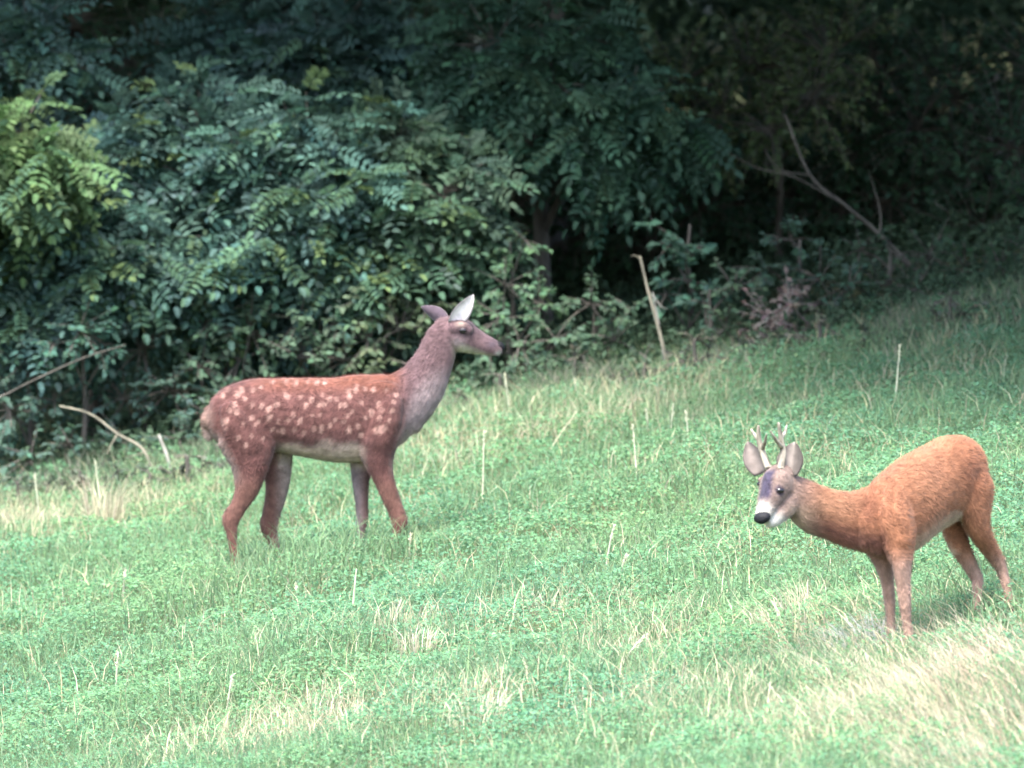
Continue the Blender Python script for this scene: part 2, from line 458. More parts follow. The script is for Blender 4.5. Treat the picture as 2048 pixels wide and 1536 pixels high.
# added unseen big tree, its boughs placed to shade the upper slope
bx, by = 6.6, 51.5
bb = np.array([bx, by, float(G(bx, by))])
L = [(bb + np.array(c), np.array(r)) for c, r in [((-3.6, -1.6, 3.2), (1.6, 1.7, .7)), ((-4.4, 1.0, 3.3), (1.7, 1.7, .7)), ((-2.0, -2.6, 3.3), (1.7, 1.6, .7)), ((-1.8, .4, 3.4), (2.0, 2.0, .8)), ((-2.9, 2.9, 3.4), (1.8, 1.6, .8)), ((-4.9, 3.2, 3.6), (1.6, 1.5, .8)), ((-5.2, -.2, 4.0), (1.3, 1.4, .7)), ((0, 0, 6.0), (2.2, 2.2, 1.4)),
     ((-2.2, 0.2, 6.2), (2.0, 2.2, 1.3)), ((1.4, -1.2, 5.4), (1.8, 1.8, 1.4)), ((1.2, 1.8, 5.4), (1.8, 1.8, 1.4)), ((-.6, .4, 7.8), (1.8, 1.8, 1.3))]]
plant('added_shade_tree', 'added unseen big dark tree whose boughs shade the upper slope', 'tree', None, (bx, by), L, 'simple', (.040, .075, .036), 60, .17, .22, bb + np.array([0, 0, 6.0]), per=10, hexa=False)

# the unlit depth of the wood behind the first trees: one uncountable mass of leaves
def interior():
    n = 90000
    x = rng.uniform(-9, 9, n); y = rng.uniform(61.5, 70, n)
    z = G(x, y) + 7.0 * rng.random(n) ** 1.1
    keep = (np.sin(1.9 * x + z) * np.sin(1.3 * z + y) + .5 * np.sin(3.1 * x - 2 * z)) > -.95
    P = np.column_stack([x, y, z])[keep]; n = len(P)
    L = rng.uniform(.09, .17, n)
    V, F, q = leaflets(P, rng.normal(size=(n, 3)) + np.array([0, 0, -.4]), rng.normal(size=(n, 3)) * .5 + np.array([0, -.6, .7]), L, L * .6)
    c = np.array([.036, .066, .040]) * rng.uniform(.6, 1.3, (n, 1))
    n2 = 95000
    x = rng.uniform(-13, 13, n2); y = rng.uniform(71, 84, n2); z = G(x, y) + 11.0 * rng.random(n2)
    L2 = rng.uniform(.16, .30, n2)
    V2, F2, q2 = leaflets(np.column_stack([x, y, z]), rng.normal(size=(n2, 3)), rng.normal(size=(n2, 3)) * .5 + np.array([0, -.6, .7]), L2, L2 * .6)
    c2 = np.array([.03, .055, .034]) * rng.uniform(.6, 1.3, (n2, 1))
    F = np.vstack([F, F2 + len(V)]); V = np.vstack([V, V2]); c = np.vstack([c, c2])
    o = obj('woodland_interior', make_mesh('woodland_interior', V, F, np.repeat(c, q, 0)), M_LEAF)
    tag(o, 'dark mass of leaves deep inside the wood', 'wood', kind='stuff')
interior()

# ------------------------------------------------------------------ shrubs and weeds at the foot of the wood
SH = (.070, .118, .075)
SHG = 'shrubs at the foot of the wood'
def shrub(label, px, y, lobes, col=SH, twigs=52, leaf=.055, tip=None, name='leafy_shrub', group=SHG, bark=None, per=8):
    ys = lobes[0][2]
    x = (px - 1024) / FPX * y
    return broad(label, px, y, lobes, col, twigs=twigs, leaf=leaf, tr=.016, toppy=min(l[1] for l in lobes), group=group, name=name, per=per, tip=tip, cat='shrub', bark=bark)

shrub('dark leafy shrub under the locust sprays, left of the fallen branch', 60, 55.7, [(60, 720, 55.6, .24), (20, 820, 55.5, .24), (110, 800, 55.6, .22), (60, 920, 55.3, .22), (140, 890, 55.4, .18), (-60, 780, 55.6, .32), (-80, 900, 55.5, .3)], col=(.055, .10, .075))
shrub('round blue green shrub under the drooping locust', 170, 55.6, [(160, 660, 55.4, .20), (200, 690, 55.4, .16), (110, 690, 55.4, .15)], col=(.058, .125, .092), leaf=.05)
shrub('dark leafy shrub behind the fallen branch', 290, 55.9, [(280, 700, 55.8, .26), (340, 780, 55.7, .24), (250, 800, 55.8, .24), (360, 880, 55.5, .22), (260, 890, 55.5, .2)], col=(.055, .10, .078))
shrub('greyish leafy shrub right behind the calf hindquarters', 450, 55.9, [(420, 640, 55.8, .24), (500, 660, 55.7, .22), (400, 730, 55.7, .22), (480, 720, 55.7, .2), (420, 830, 55.6, .2), (520, 800, 55.6, .22)])
shrub('leafy shrub behind the calf back with small pale leaves', 640, 55.8, [(600, 640, 55.7, .22), (680, 650, 55.7, .22), (600, 720, 55.6, .2), (690, 720, 55.6, .2), (640, 800, 55.5, .2)], col=(.075, .12, .078))
shrub('olive shrub behind the calf withers and neck', 770, 55.8, [(750, 590, 55.7, .22), (800, 660, 55.6, .2), (740, 680, 55.6, .2), (830, 740, 55.5, .17), (850, 620, 55.7, .18), (760, 760, 55.5, .18)], col=(.085, .118, .068))
shrub('bright leaved shrub in front of the bare tree trunk', 1020, 55.9, [(1000, 500, 55.9, .13), (1050, 480, 55.8, .12), (1010, 570, 55.7, .2), (1080, 610, 55.7, .18), (1000, 640, 55.6, .2)], col=(.078, .140, .080))
shrub('leafy shrub before the calf muzzle', 1050, 55.6, [(1040, 690, 55.5, .18), (980, 700, 55.5, .15), (1110, 680, 55.5, .18), (940, 770, 55.4, .14), (1020, 770, 55.3, .15), (1090, 750, 55.4, .15)])
shrub('leafy shrub between bare trunk and leaning pole', 1190, 55.8, [(1180, 610, 55.7, .2), (1230, 680, 55.6, .17), (1150, 720, 55.5, .16), (1260, 620, 55.8, .15), (1220, 740, 55.4, .13)])
shrub('slender upright sapling with big leaves behind the leaning pole', 1380, 56.2, [(1310, 450, 56.1, .12), (1340, 490, 56.0, .13), (1390, 500, 56.1, .12), (1370, 560, 56.0, .16), (1410, 610, 55.9, .16), (1330, 590, 56.0, .13)], col=(.062, .125, .085), leaf=.075, name='leafy_sapling')
shrub('grey green shrub right of the leaning pole', 1420, 55.7, [(1390, 680, 55.6, .16), (1450, 660, 55.6, .18), (1400, 730, 55.4, .13), (1470, 580, 55.8, .18)])
shrub('pinkish brown dry shrub between the green ones', 1560, 55.7, [(1540, 640, 55.6, .18), (1580, 610, 55.6, .16), (1520, 690, 55.5, .13), (1600, 670, 55.5, .12)], col=(.135, .105, .098), leaf=.05, twigs=95, name='dry_shrub', tip=(.16, .12, .11), bark=M_BARKP)
shrub('leafy shrub behind the pinkish dry one', 1600, 56.3, [(1530, 540, 56.2, .18), (1640, 560, 56.1, .2), (1700, 570, 56.1, .18), (1580, 480, 56.4, .18), (1690, 630, 55.9, .14)], col=(.055, .10, .07))
shrub('dark shrub below the arching bare branches', 1780, 56.4, [(1760, 570, 56.2, .2), (1830, 580, 56.1, .2), (1780, 630, 56.0, .14), (1720, 500, 56.6, .22), (1860, 510, 56.6, .22)], col=(.048, .082, .05))
shrub('dark shrub on top of the grassy bank', 1970, 56.5, [(1930, 540, 56.3, .2), (2000, 540, 56.3, .2), (2060, 510, 56.4, .22), (1960, 590, 56.1, .13), (2110, 540, 56.3, .2)], col=(.045, .082, .045))
shrub('bright yellow green weed at the foot of the leaning pole', 1460, 55.4, [(1462, 725, 55.3, .09), (1490, 735, 55.3, .07)], col=(.13, .20, .06), leaf=.04, name='leafy_weed', group=None)

LANDMARKS = [(510, 1120, 'the calf hind legs'), (770, 1080, 'the calf forelegs'), (1800, 1300, 'the roe buck forelegs'), (1990, 1230, 'the roe buck hind legs'), (1520, 1060, 'the roe buck muzzle'),
             (838, 1330, 'the upright straw tussock'), (960, 1475, 'the spiky pale tussock'), (703, 1230, 'the stout upright grass stem'), (168, 1180, 'the small white tuft'), (1100, 930, 'the long bent straw stem'),
             (1352, 772, 'the leaning pole'), (250, 1040, 'the tall straw tussock'), (300, 940, 'the fallen branch'), (60, 960, 'the slanting bare branch'), (1560, 720, 'the pinkish dry shrub'), (1880, 640, 'the arching bare branch'), (960, 820, 'the calf chest')]
def near(px, py):
    return min(LANDMARKS, key=lambda l: (l[0] - px) ** 2 + (l[1] - py) ** 2)[2]
WG = 'low weeds along the meadow edge'
def weed(px, py, y, h, col, label):
    gx, gy = (px - 1024) / FPX * y, y
    pyg = 768 - float(G(gx, gy)) / y * FPX
    k = FPX / y
    shrub(label, px, y, [(px - 25, pyg - h * k * .45, y, h * .5), (px + 25, pyg - h * k * .6, y + .05, h * .5), (px, pyg - h * k * .95, y + .02, h * .36)], col=col, twigs=60, leaf=.042, name='leafy_weed', group=WG)
DULL = (.075, .105, .070)
for i, px in enumerate([-30, 35, 95, 160, 235, 300, 375, 440, 600, 680, 760, 860, 930, 1000, 1075, 1150, 1225, 1290, 1390, 1480, 1560, 1640, 1730, 1820, 1900, 1980]):
    y = 54.75 + .25 * math.sin(px * .013) - (.45 if px < 460 else 0)
    weed(px, 0, y, .17 + .07 * math.sin(px * .05 + 1), DULL if i % 3 else (.10, .11, .08), ('low dull green weed at the meadow edge near ' if i % 3 else 'low greyish weed at the meadow edge near ') + near(px, 1040 - px * .2))

# ------------------------------------------------------------------ poles, dead branches
def stick(name, label, cat, pts, rad, mat, side=(), group=None, sink=True):
    P = np.array([W(*p) for p in pts])
    base = P[0].copy()
    if sink:
        base[2] = float(G(base[0], base[1])); P[0, 2] = min(P[0, 2], base[2] - .08)
    root = empty(name, base, label, cat, group)
    t = np.linspace(0, 1, len(P))
    rr = rad * (1.1 - .5 * t)
    V, F = tube(P - base, rr, n=9, k=6, lat=(0.1, 1, 0.2))
    V = V + rng.normal(0, rad * .05, V.shape)
    obj('stem', make_mesh('stem', V, F, smooth=True), mat, root)
    for sp in side:
        Q = np.array([W(*p) for p in sp]) - base
        V, F = tube(Q, rad * .5 * np.linspace(1, .35, len(Q)), n=7, k=5, lat=(0.1, 1, 0.2))
        obj('side_branch', make_mesh('side_branch', V, F, smooth=True), mat, root)
    return root

stick('leaning_pole', 'pale weathered pole leaning at the edge of the meadow', 'pole', [(1352, 772, 55.0), (1318, 660, 55.05), (1296, 580, 55.1), (1280, 513, 55.15)], .010, M_BARKM, side=[[(1281, 518, 55.15), (1270, 511, 55.14), (1262, 513, 55.12)]])
stick('thin_stake', 'thin grey stake standing close beside the leaning pole', 'pole', [(1335, 745, 55.35), (1318, 650, 55.35), (1305, 585, 55.35)], .006, M_BARKP, side=[[(1306, 590, 55.35), (1322, 612, 55.3), (1335, 618, 55.28)]])
stick('dead_stick', 'pale dead stick leaning in the weeds behind the calf', 'branch', [(357, 985, 54.6), (338, 925, 54.65), (318, 870, 54.7)], .011, M_BARKP)
stick('fallen_branch', 'fallen dead branch arching down into weeds beside the dead stick', 'branch', [(318, 950, 54.7), (290, 905, 54.75), (235, 868, 54.8), (180, 828, 54.85), (120, 812, 54.9)], .009, M_BARKM,
      side=[[(290, 905, 54.75), (265, 912, 54.7), (250, 915, 54.68)], [(235, 868, 54.8), (222, 890, 54.75), (215, 908, 54.7)]])
stick('long_bare_branch', 'long bare branch slanting under the round blue green shrub', 'branch', [(-170, 1060, 54.9), (-90, 850, 54.95), (20, 785, 55.0), (90, 750, 55.05), (170, 715, 55.05), (250, 690, 55.1)], .006, M_BARK)
stick('arching_branch', 'bare branch arching through the dark trees', 'branch', [(1895, 620, 57.2), (1850, 560, 57.2), (1760, 470, 57.2), (1690, 410, 57.1), (1620, 350, 57.1), (1570, 230, 57.2)], .012, M_BARK,
      side=[[(1690, 410, 57.1), (1590, 355, 57.0), (1500, 330, 57.0), (1400, 265, 57.1)], [(1620, 350, 57.1), (1560, 340, 57.0), (1530, 300, 57.0)], [(1760, 470, 57.2), (1760, 420, 57.2), (1740, 350, 57.2)]])
stick('leaning_sapling', 'reddish thin stem leaning beside the foot of arching branch', 'branch', [(1870, 640, 56.6), (1820, 540, 56.7), (1770, 490, 56.8)], .009, M_BARK,
      side=[[(1850, 600, 56.6), (1800, 570, 56.6), (1750, 520, 56.6)]])

# ------------------------------------------------------------------ deer
def remesh_body(name, parts, voxel, smooth=8, factor=.5):
    V, F = merge(parts)
    me = make_mesh(name + '_raw', V, F)
    o = bpy.data.objects.new(name + '_raw', me); C.objects.link(o)
    m = o.modifiers.new('r', 'REMESH'); m.mode = 'VOXEL'; m.voxel_size = voxel
    s = o.modifiers.new('s', 'SMOOTH'); s.factor = factor; s.iterations = smooth
    dg = bpy.context.evaluated_depsgraph_get()
    out = bpy.data.meshes.new_from_object(o.evaluated_get(dg))
    bpy.data.objects.remove(o); bpy.data.meshes.remove(me)
    out.name = name
    out.polygons.foreach_set('use_smooth', np.ones(len(out.polygons), bool))
    n = len(out.vertices)
    co = np.empty(n * 3, np.float32); out.vertices.foreach_get('co', co)
    nr = np.empty(n * 3, np.float32); out.vertices.foreach_get('normal', nr)
    return out, co.reshape(-1, 3).astype(float), nr.reshape(-1, 3).astype(float)

def set_col(me, col):
    a = me.color_attributes.new('col', 'FLOAT_COLOR', 'POINT')
    c4 = np.ones((len(me.vertices), 4), np.float32); c4[:, :3] = np.clip(col, .002, .9)
    a.data.foreach_set('color', c4.ravel())

def fur(me, co, nr, col, count, flow, length, width, parent, lenmask=None):
    """short coat hairs over the body, lying along the flow"""
    i = rng.integers(0, len(co), count)
    p = co[i] + rng.normal(0, .0025, (count, 3)); n = nr[i]
    f = flow(co[i]) + rng.normal(0, .30, (count, 3)) + .45 * np.sin(co[i] * 31.0)[:, [1, 2, 0]]
    f = norm(f - (f * n).sum(1, keepdims=True) * n)
    d = norm(f + n * rng.uniform(.15, .65, (count, 1)))
    L = length * rng.uniform(.6, 1.3, (count, 1))
    if lenmask is not None:
        L = L * lenmask(co[i])[:, None]
    s = norm(np.cross(d, n)) * width
    V = np.stack([p - s - n * .001, p + s - n * .001, p + d * L], 1).reshape(-1, 3)
    F = np.arange(count * 3).reshape(-1, 3)
    K = np.repeat(col[i] * rng.uniform(.72, 1.3, (count, 1)), 3, 0)
    o = obj('coat_hair', make_mesh('coat_hair', V, F, np.clip(K, .002, .9)), M_COAT, parent)
    o['kind'] = 'stuff'
    return o

def sm(a, b, x):
    t = np.clip((x - a) / (b - a), 0, 1); return t * t * (3 - 2 * t)

def mixc(c, d, w):
    return c * (1 - w[:, None]) + np.asarray(d) * w[:, None]

def ear_mesh(name, base, tipd, facing, length, width, cin, cout, cup=.5, dark=0):
    """cupped leaf-shaped ear: base point, direction to tip, direction the hollow faces"""
    t = norm(np.asarray(tipd, float)); f = np.asarray(facing, float); f = norm(f - f @ t * t); s = np.cross(t, f)
    nu, nv = 12, 9
    V, K = [], []
    for layer in (0, 1):
        for i in range(nu):
            u = i / (nu - 1)
            w = width * (math.sin(math.pi * min(1, u * .80 + .16)) ** .8) * (1 - .25 * u ** 3)
            if i == nu - 1: w = width * .05
            for j in range(nv):
                v = -1 + 2 * j / (nv - 1)
                depth = cup * w * (v * v)
                p = base + t * (length * u - .10 * length * abs(v) * (1 - u) * 0) + s * w * v + f * (depth - (.004 if layer else 0) + .12 * length * u * u * -.3)
                V.append(p)
                edge = abs(v) ** 3
                c = np.array(cin) * (1 - edge * .6) * (1 - .62 * max(0., min(1., (v * dark - .05) * 4))) if layer == 0 else np.array(cout)
                K.append(c)
    F = []
    n1 = nu * nv
    for i in range(nu - 1):
        for j in range(nv - 1):
            a = i * nv + j
            F.append([a, a + 1, a + nv + 1, a + nv]); b = a + n1
            F.append([b, b + nv, b + nv + 1, b + 1])
    for i in range(nu - 1):
        for j in (0, nv - 1):
            a, b = i * nv + j, (i + 1) * nv + j
            F.append([a, b, b + n1, a + n1] if j == 0 else [b, a, a + n1, b + n1])
    for j in range(nv - 1):
        a = (nu - 1) * nv + j; F.append([a, a + 1, a + 1 + n1, a + n1])
        a = j; F.append([a + 1, a, a + n1, a + 1 + n1])
    return make_mesh(name, np.array(V), np.array(F), np.array(K), smooth=True)

def ball(c, r, sq=(1, 1, 1), n=14, m=10):
    c = np.asarray(c)
    V = [c + np.array([0, 0, r * sq[2]])]
    for i in range(1, m):
        a = math.pi * i / m
        for j in range(n):
            b = 2 * math.pi * j / n
            V.append(c + r * np.array([math.sin(a) * math.cos(b) * sq[0], math.sin(a) * math.sin(b) * sq[1], math.cos(a) * sq[2]]))
    V.append(c - np.array([0, 0, r * sq[2]]))
    F = []
    for j in range(n):
        F.append([0, 1 + j, 1 + (j + 1) % n])
        F.append([len(V) - 1, len(V) - 1 - n + (j + 1) % n, len(V) - 1 - n + j])
    for i in range(m - 2):
        for j in range(n):
            a, b = 1 + i * n + j, 1 + i * n + (j + 1) % n
            F.append([a, a + n, b + n]); F.append([a, b + n, b])
    return np.array(V), np.array(F)

def hoof_parts(root, base, foot, fwd):
    """two pointed claws"""
    fwd = norm(np.asarray(fwd, float)); sd = np.array([-fwd[1], fwd[0], 0])
    for s in (-1, 1):
        p = foot + sd * .010 * s
        V, F = tube([p + np.array([0, 0, .030]) - fwd * .004, p + np.array([0, 0, .014]) + fwd * .010, p + np.array([0, 0, .004]) + fwd * .026], [.015, .014, .005], [.009, .009, .004], lat=sd, n=10, k=3)
        V[:, 2] = np.maximum(V[:, 2], foot[2] - .002)
        obj('hoof', make_mesh('hoof', V - base, F, smooth=True), M_HOOF, root)

def legs_to_ground(sec, lat_off, y0, latv, s):
    pass

# ---- spotted red deer calf: side view, local axes = world axes, scale 400 px per metre at y = 50
def build_calf():
    Y0, S = 50.0, 400.0
    gx0 = (620 - 1024) / S
    base = np.array([gx0, Y0, float(G(gx0, Y0))])
    def T(sec, off=0.0, lat=(0, 1, 0), n=18, k=4):
        sec = np.array(sec, float)
        P = np.column_stack([(sec[:, 0] - 1024) / S, np.full(len(sec), Y0 + off) + (sec[:, 4] if sec.shape[1] > 4 else 0), (768 - sec[:, 1]) / S]) - base
        return tube(P, sec[:, 2] / S, sec[:, 3] / S, lat=lat, n=n, k=k)
    parts = []
    parts.append(T([(416, 842, 22, 20), (434, 840, 46, 42), (466, 836, 66, 54), (510, 833, 76, 58), (560, 830, 74, 57), (612, 834, 79, 60), (665, 839, 84, 62), (715, 837, 88, 58), (752, 833, 84, 52), (788, 830, 72, 46), (814, 833, 54, 38), (830, 836, 34, 26)], n=24))
    parts.append(T([(756, 818, 70, 44), (802, 806, 64, 40), (843, 768, 50, 33), (867, 724, 40, 28), (878, 694, 36, 26), (887, 668, 32, 23)], n=20))
    parts.append(T([(882, 656, 24, 21), (904, 664, 33, 26), (926, 672, 33, 27), (946, 681, 27, 20), (968, 689, 21, 15), (986, 695, 17, 14), (998, 699, 13, 12)], n=18))
    parts.append(T([(470, 835, 45, 18), (492, 862, 62, 26), (500, 905, 50, 26), (500, 945, 34, 22), (494, 980, 24, 16), (478, 1012, 17, 12), (463, 1037, 18, 11), (464, 1062, 11.5, 8.5), (469, 1098, 9, 8), (475, 1128, 11, 10), (478, 1142, 10, 9)], -.085))
    parts.append(T([(490, 840, 45, 18), (525, 865, 60, 26), (545, 912, 42, 25), (554, 955, 27, 19), (550, 995, 21, 15), (541, 1030, 18, 12), (537, 1052, 18, 11), (545, 1080, 11.5, 9), (555, 1108, 9, 8), (562, 1128, 11, 10), (566, 1138, 10, 9)], .085))
    parts.append(T([(765, 790, 50, 16), (762, 835, 58, 24), (755, 880, 46, 28), (757, 915, 33, 22), (766, 950, 22, 15), (780, 990, 18, 13), (793, 1022, 16, 12), (800, 1045, 16, 12), (796, 1068, 11, 9), (788, 1090, 10, 8), (783, 1104, 11, 10), (784, 1114, 10, 9)], -.075))
    parts.append(T([(750, 840, 45, 18), (735, 890, 40, 24), (724, 930, 25, 18), (721, 965, 17, 13), (723, 1005, 13, 11), (724, 1035, 12, 11), (722, 1062, 8, 7), (722, 1092, 8, 7), (723, 1110, 10, 9), (725, 1118, 10, 9)], .075))
    parts.append(T([(424, 818, 12, 10), (417, 840, 13, 10), (416, 862, 10, 9), (419, 878, 6, 6)], 0))
    for sd in (-1, 1):     # shoulder and thigh muscle, hip bone
        parts.append(T([(790, 800, 18, 10), (772, 845, 30, 16), (752, 885, 26, 14)], sd * .118))
        parts.append(T([(455, 815, 16, 10), (478, 850, 32, 16), (505, 895, 30, 14)], sd * .125))
    parts.append(T([(905, 655, 14, 9), (925, 654, 14, 10), (940, 662, 9, 8)], -.055)); parts.append(T([(905, 655, 14, 9), (925, 654, 14, 10), (940, 662, 9, 8)], .055))
    me, co, nr = remesh_body('body', parts, .0050, smooth=5)
    # coat colours, measured in trace pixels
    P = co + base
    px = P[:, 0] * S + 1024; py = 768 - P[:, 2] * S; dy = P[:, 1] - Y0
    n1 = np.sin(px * .11 + py * .07) * .5 + np.sin(px * .05 - py * .13 + 1) * .5
    col = np.tile(np.array([.098, .043, .038]), (len(co), 1))
    col *= (1 + .10 * n1)[:, None]
    col = mixc(col, (.150, .056, .036), sm(800, 752, py) * sm(460, 560, px) * sm(830, 780, px))      # redder back line
    col = mixc(col, (.110, .068, .072), sm(775, 835, px) * sm(860, 800, py) * .9)                    # greyer neck and head
    col = mixc(col, (.10, .052, .05), sm(850, 890, py) * sm(560, 600, px) * sm(760, 730, px) * .5)
    bel = sm(876, 902, py + 8 * n1) * sm(545, 572, px) * sm(742, 715, px) * sm(945, 930, py)
    col = mixc(col, (.40, .30, .25), bel)                                                            # pale belly
    under = sm(-.35, -.75, nr[:, 2]) * (py > 900) * (py < 940) * sm(560, 580, px) * sm(735, 715, px)
    # pale throat and front of neck
    ax = (px - 800) * .85 + (py - 800) * .53
    fr = sm(2, 40, ax) * sm(795, 830, px) * sm(715, 790, py) * sm(935, 895, py)
    col = mixc(col, (.24, .185, .185), fr * .9)
    br = sm(785, 812, px + (py - 880) * .25) * sm(845, 875, py) * sm(960, 925, py)
    col = mixc(col, (.33, .25, .22), br * .7)
    # rump patch
    rp = sm(440, 408, px) * sm(790, 830, py) * sm(930, 890, py)
    col = mixc(col, (.22, .15, .12), rp * .7)
    rp2 = sm(462, 432, px - (py - 880) * .45) * sm(850, 885, py) * sm(985, 925, py)
    col = mixc(col, (.30, .25, .22), rp2 * .6)
    # legs
    lg = sm(935, 985, py)
    col = mixc(col, (.125, .062, .046), lg * .6)
    inner = (dy > .03) & (py > 905)
    lightf = np.where(inner & (px > 690) & (px < 760), sm(740, 708, px) * .8, 0)
    col = mixc(col, (.19, .155, .16), lightf)
    lighth = np.where(inner & (px > 515) & (px < 600), sm(540, 572, px), 0) * .8
    col = mixc(col, (.21, .165, .15), lighth)
    # head
    hd = px > 890
    col = mixc(col, (.085, .055, .062), hd * sm(900, 960, px) * sm(705, 680, py + (px - 900) * -.42 + 42) * .75)   # dark nose bridge
    jaw = sm(898, 930, px) * sm(8, 24, (py - 664) - (px - 904) * .40) * sm(735, 712, py)
    col = mixc(col, (.36, .34, .24), jaw * .85)
    brow = np.exp(-((px - 922) / 9) ** 2 - ((py - 648) / 6) ** 2)
    col = mixc(col, (.33, .24, .20), brow)
    eyr = np.exp(-((px - 926) / 15) ** 2 - ((py - 662) / 9) ** 2)
    col = mixc(col, (.045, .028, .035), eyr * .75)
    mz = np.exp(-((px - 985) / 13) ** 2 - ((py - 689) / 9) ** 2)
    col = mixc(col, (.045, .035, .045), mz * .8)
    lip = np.exp(-((px - 998) / 7) ** 2 - ((py - 707) / 5) ** 2)
    col = mixc(col, (.38, .36, .34), lip)
    ck = np.exp(-((px - 918) / 14) ** 2 - ((py - 684) / 10) ** 2); col = mixc(col, (.23, .17, .175), ck * .8)
    fh = sm(905, 930, px) * sm(652, 642, py - (px - 935) * .45); col = mixc(col, (.05, .035, .045), fh * .7)
    # white spots
    sp = [(480, 575), (548, 572), (597, 580), (660, 574), (705, 577), (745, 578), (340, 660), (285, 690), (375, 690), (422, 695), (625, 650), (677, 665), (735, 640), (770, 660), (805, 660), (903, 617),
          (952, 608), (992, 612), (1062, 612), (935, 680), (1020, 685), (1097, 675), (885, 725), (862, 745), (225, 775), (243, 812), (330, 785), (390, 790), (305, 858), (372, 848), (585, 740), (620, 770), (682, 745), (722, 742),
          (800, 765), (842, 772), (690, 815), (770, 800), (955, 755), (1025, 755), (1015, 815), (1040, 812), (915, 800), (460, 760), (505, 825), (345, 895), (430, 860), (560, 768), (650, 692), (545, 640),
          (850, 690), (910, 595), (1110, 640), (260, 720), (420, 600), (380, 615), (500, 690), (740, 690), (980, 720), (870, 815), (1075, 770), (1090, 720), (590, 815), (640, 830), (300, 640)] + [(float(a), float(b)) for a, b in zip(rng.uniform(220, 1110, 26), rng.uniform(600, 850, 26))]
    for i, (u, v) in enumerate(sp):
        x0, y0 = 360 + u / 2.56, 540 + v / 2.56
        big = rng.uniform(3.8, 5.8)
        if v > 800 and 950 < u < 1060: big = 8
        for side in (-1, 1):
            jx, jy = (0, 0) if side < 0 else rng.normal(0, 9, 2)
            a = rng.uniform(-.2, 1.0)
            ux = (px - x0 - jx) * math.cos(a) + (py - y0 - jy) * math.sin(a); uy = -(px - x0 - jx) * math.sin(a) + (py - y0 - jy) * math.cos(a)
            w = sm(1.25, .6, np.sqrt((ux / big) ** 2 + (uy / (big * rng.uniform(1.0, 1.6))) ** 2)) * (dy * side > -.02)
            w = w * (px < 830)
            col = mixc(col, (.30, .175, .145), w * rng.uniform(.40, 1.0))
    set_col(me, col)
    root = empty('spotted_deer', base, 'young brown deer calf with white spots walking on the green meadow', 'deer')
    obj('body', me, M_COAT, root)
    def flow(p):
        q = np.tile(np.array([-1.0, 0, -.35]), (len(p), 1))
        PX = (p[:, 0] + base[0]) * S + 1024; PY = 768 - (p[:, 2] + base[2]) * S
        leg = PY > 930
        q[leg] = (-.1, 0, -1)
        nk = (PX > 800) & (PY < 800)
        q[nk] = (-.55, 0, -.85)
        return q
    fur(me, co, nr, col, 95000, flow, .019, .0012, root, lambda p: np.where((p[:, 0] + base[0]) * S + 1024 > 890, .5, np.where(768 - (p[:, 2] + base[2]) * S > 940, .7, 1.0)))
    q = lambda x, y, d=0.0: np.array([(x - 1024) / S, Y0 + d, (768 - y) / S]) - base
    for s in (-1, 1):
        V, F = ball(q(926, 661, s * .070), .0175, (1.25, .7, .9)); obj('eye', make_mesh('eye', V, F, smooth=True), M_EYE, root)
    V, F = tube([q(990, 690), q(999, 693), q(1005, 698)], [.021, .025, .015], [.025, .028, .018], lat=(0, 1, 0), n=14); obj('nose', make_mesh('nose', V, F, smooth=True), M_NOSE, root)
    obj('ear', ear_mesh('ear', q(904, 648, -.045), (.72, -.30, .95), (.25, -.9, -.15), .185, .046, (.66, .58, .58), (.06, .045, .06)), M_COAT, root)
    obj('ear', ear_mesh('ear', q(893, 645, .03), (-.75, .45, .50), (.3, .6, .2), .165, .042, (.30, .24, .22), (.055, .040, .05)), M_COAT, root)
    for (x, y, d) in [(480, 1152, -.085), (570, 1148, .085), (728, 1128, .075)]:
        p = np.array([(x - 1024) / S, Y0 + d, 0.]); p[2] = float(G(p[0], p[1]))
        hoof_parts(root, base, p, (1, 0, 0))
    p = q(787, 1122, -.075) + base
    hoof_parts(root, base, p, (1, 0, 0))
    return base
build_calf()

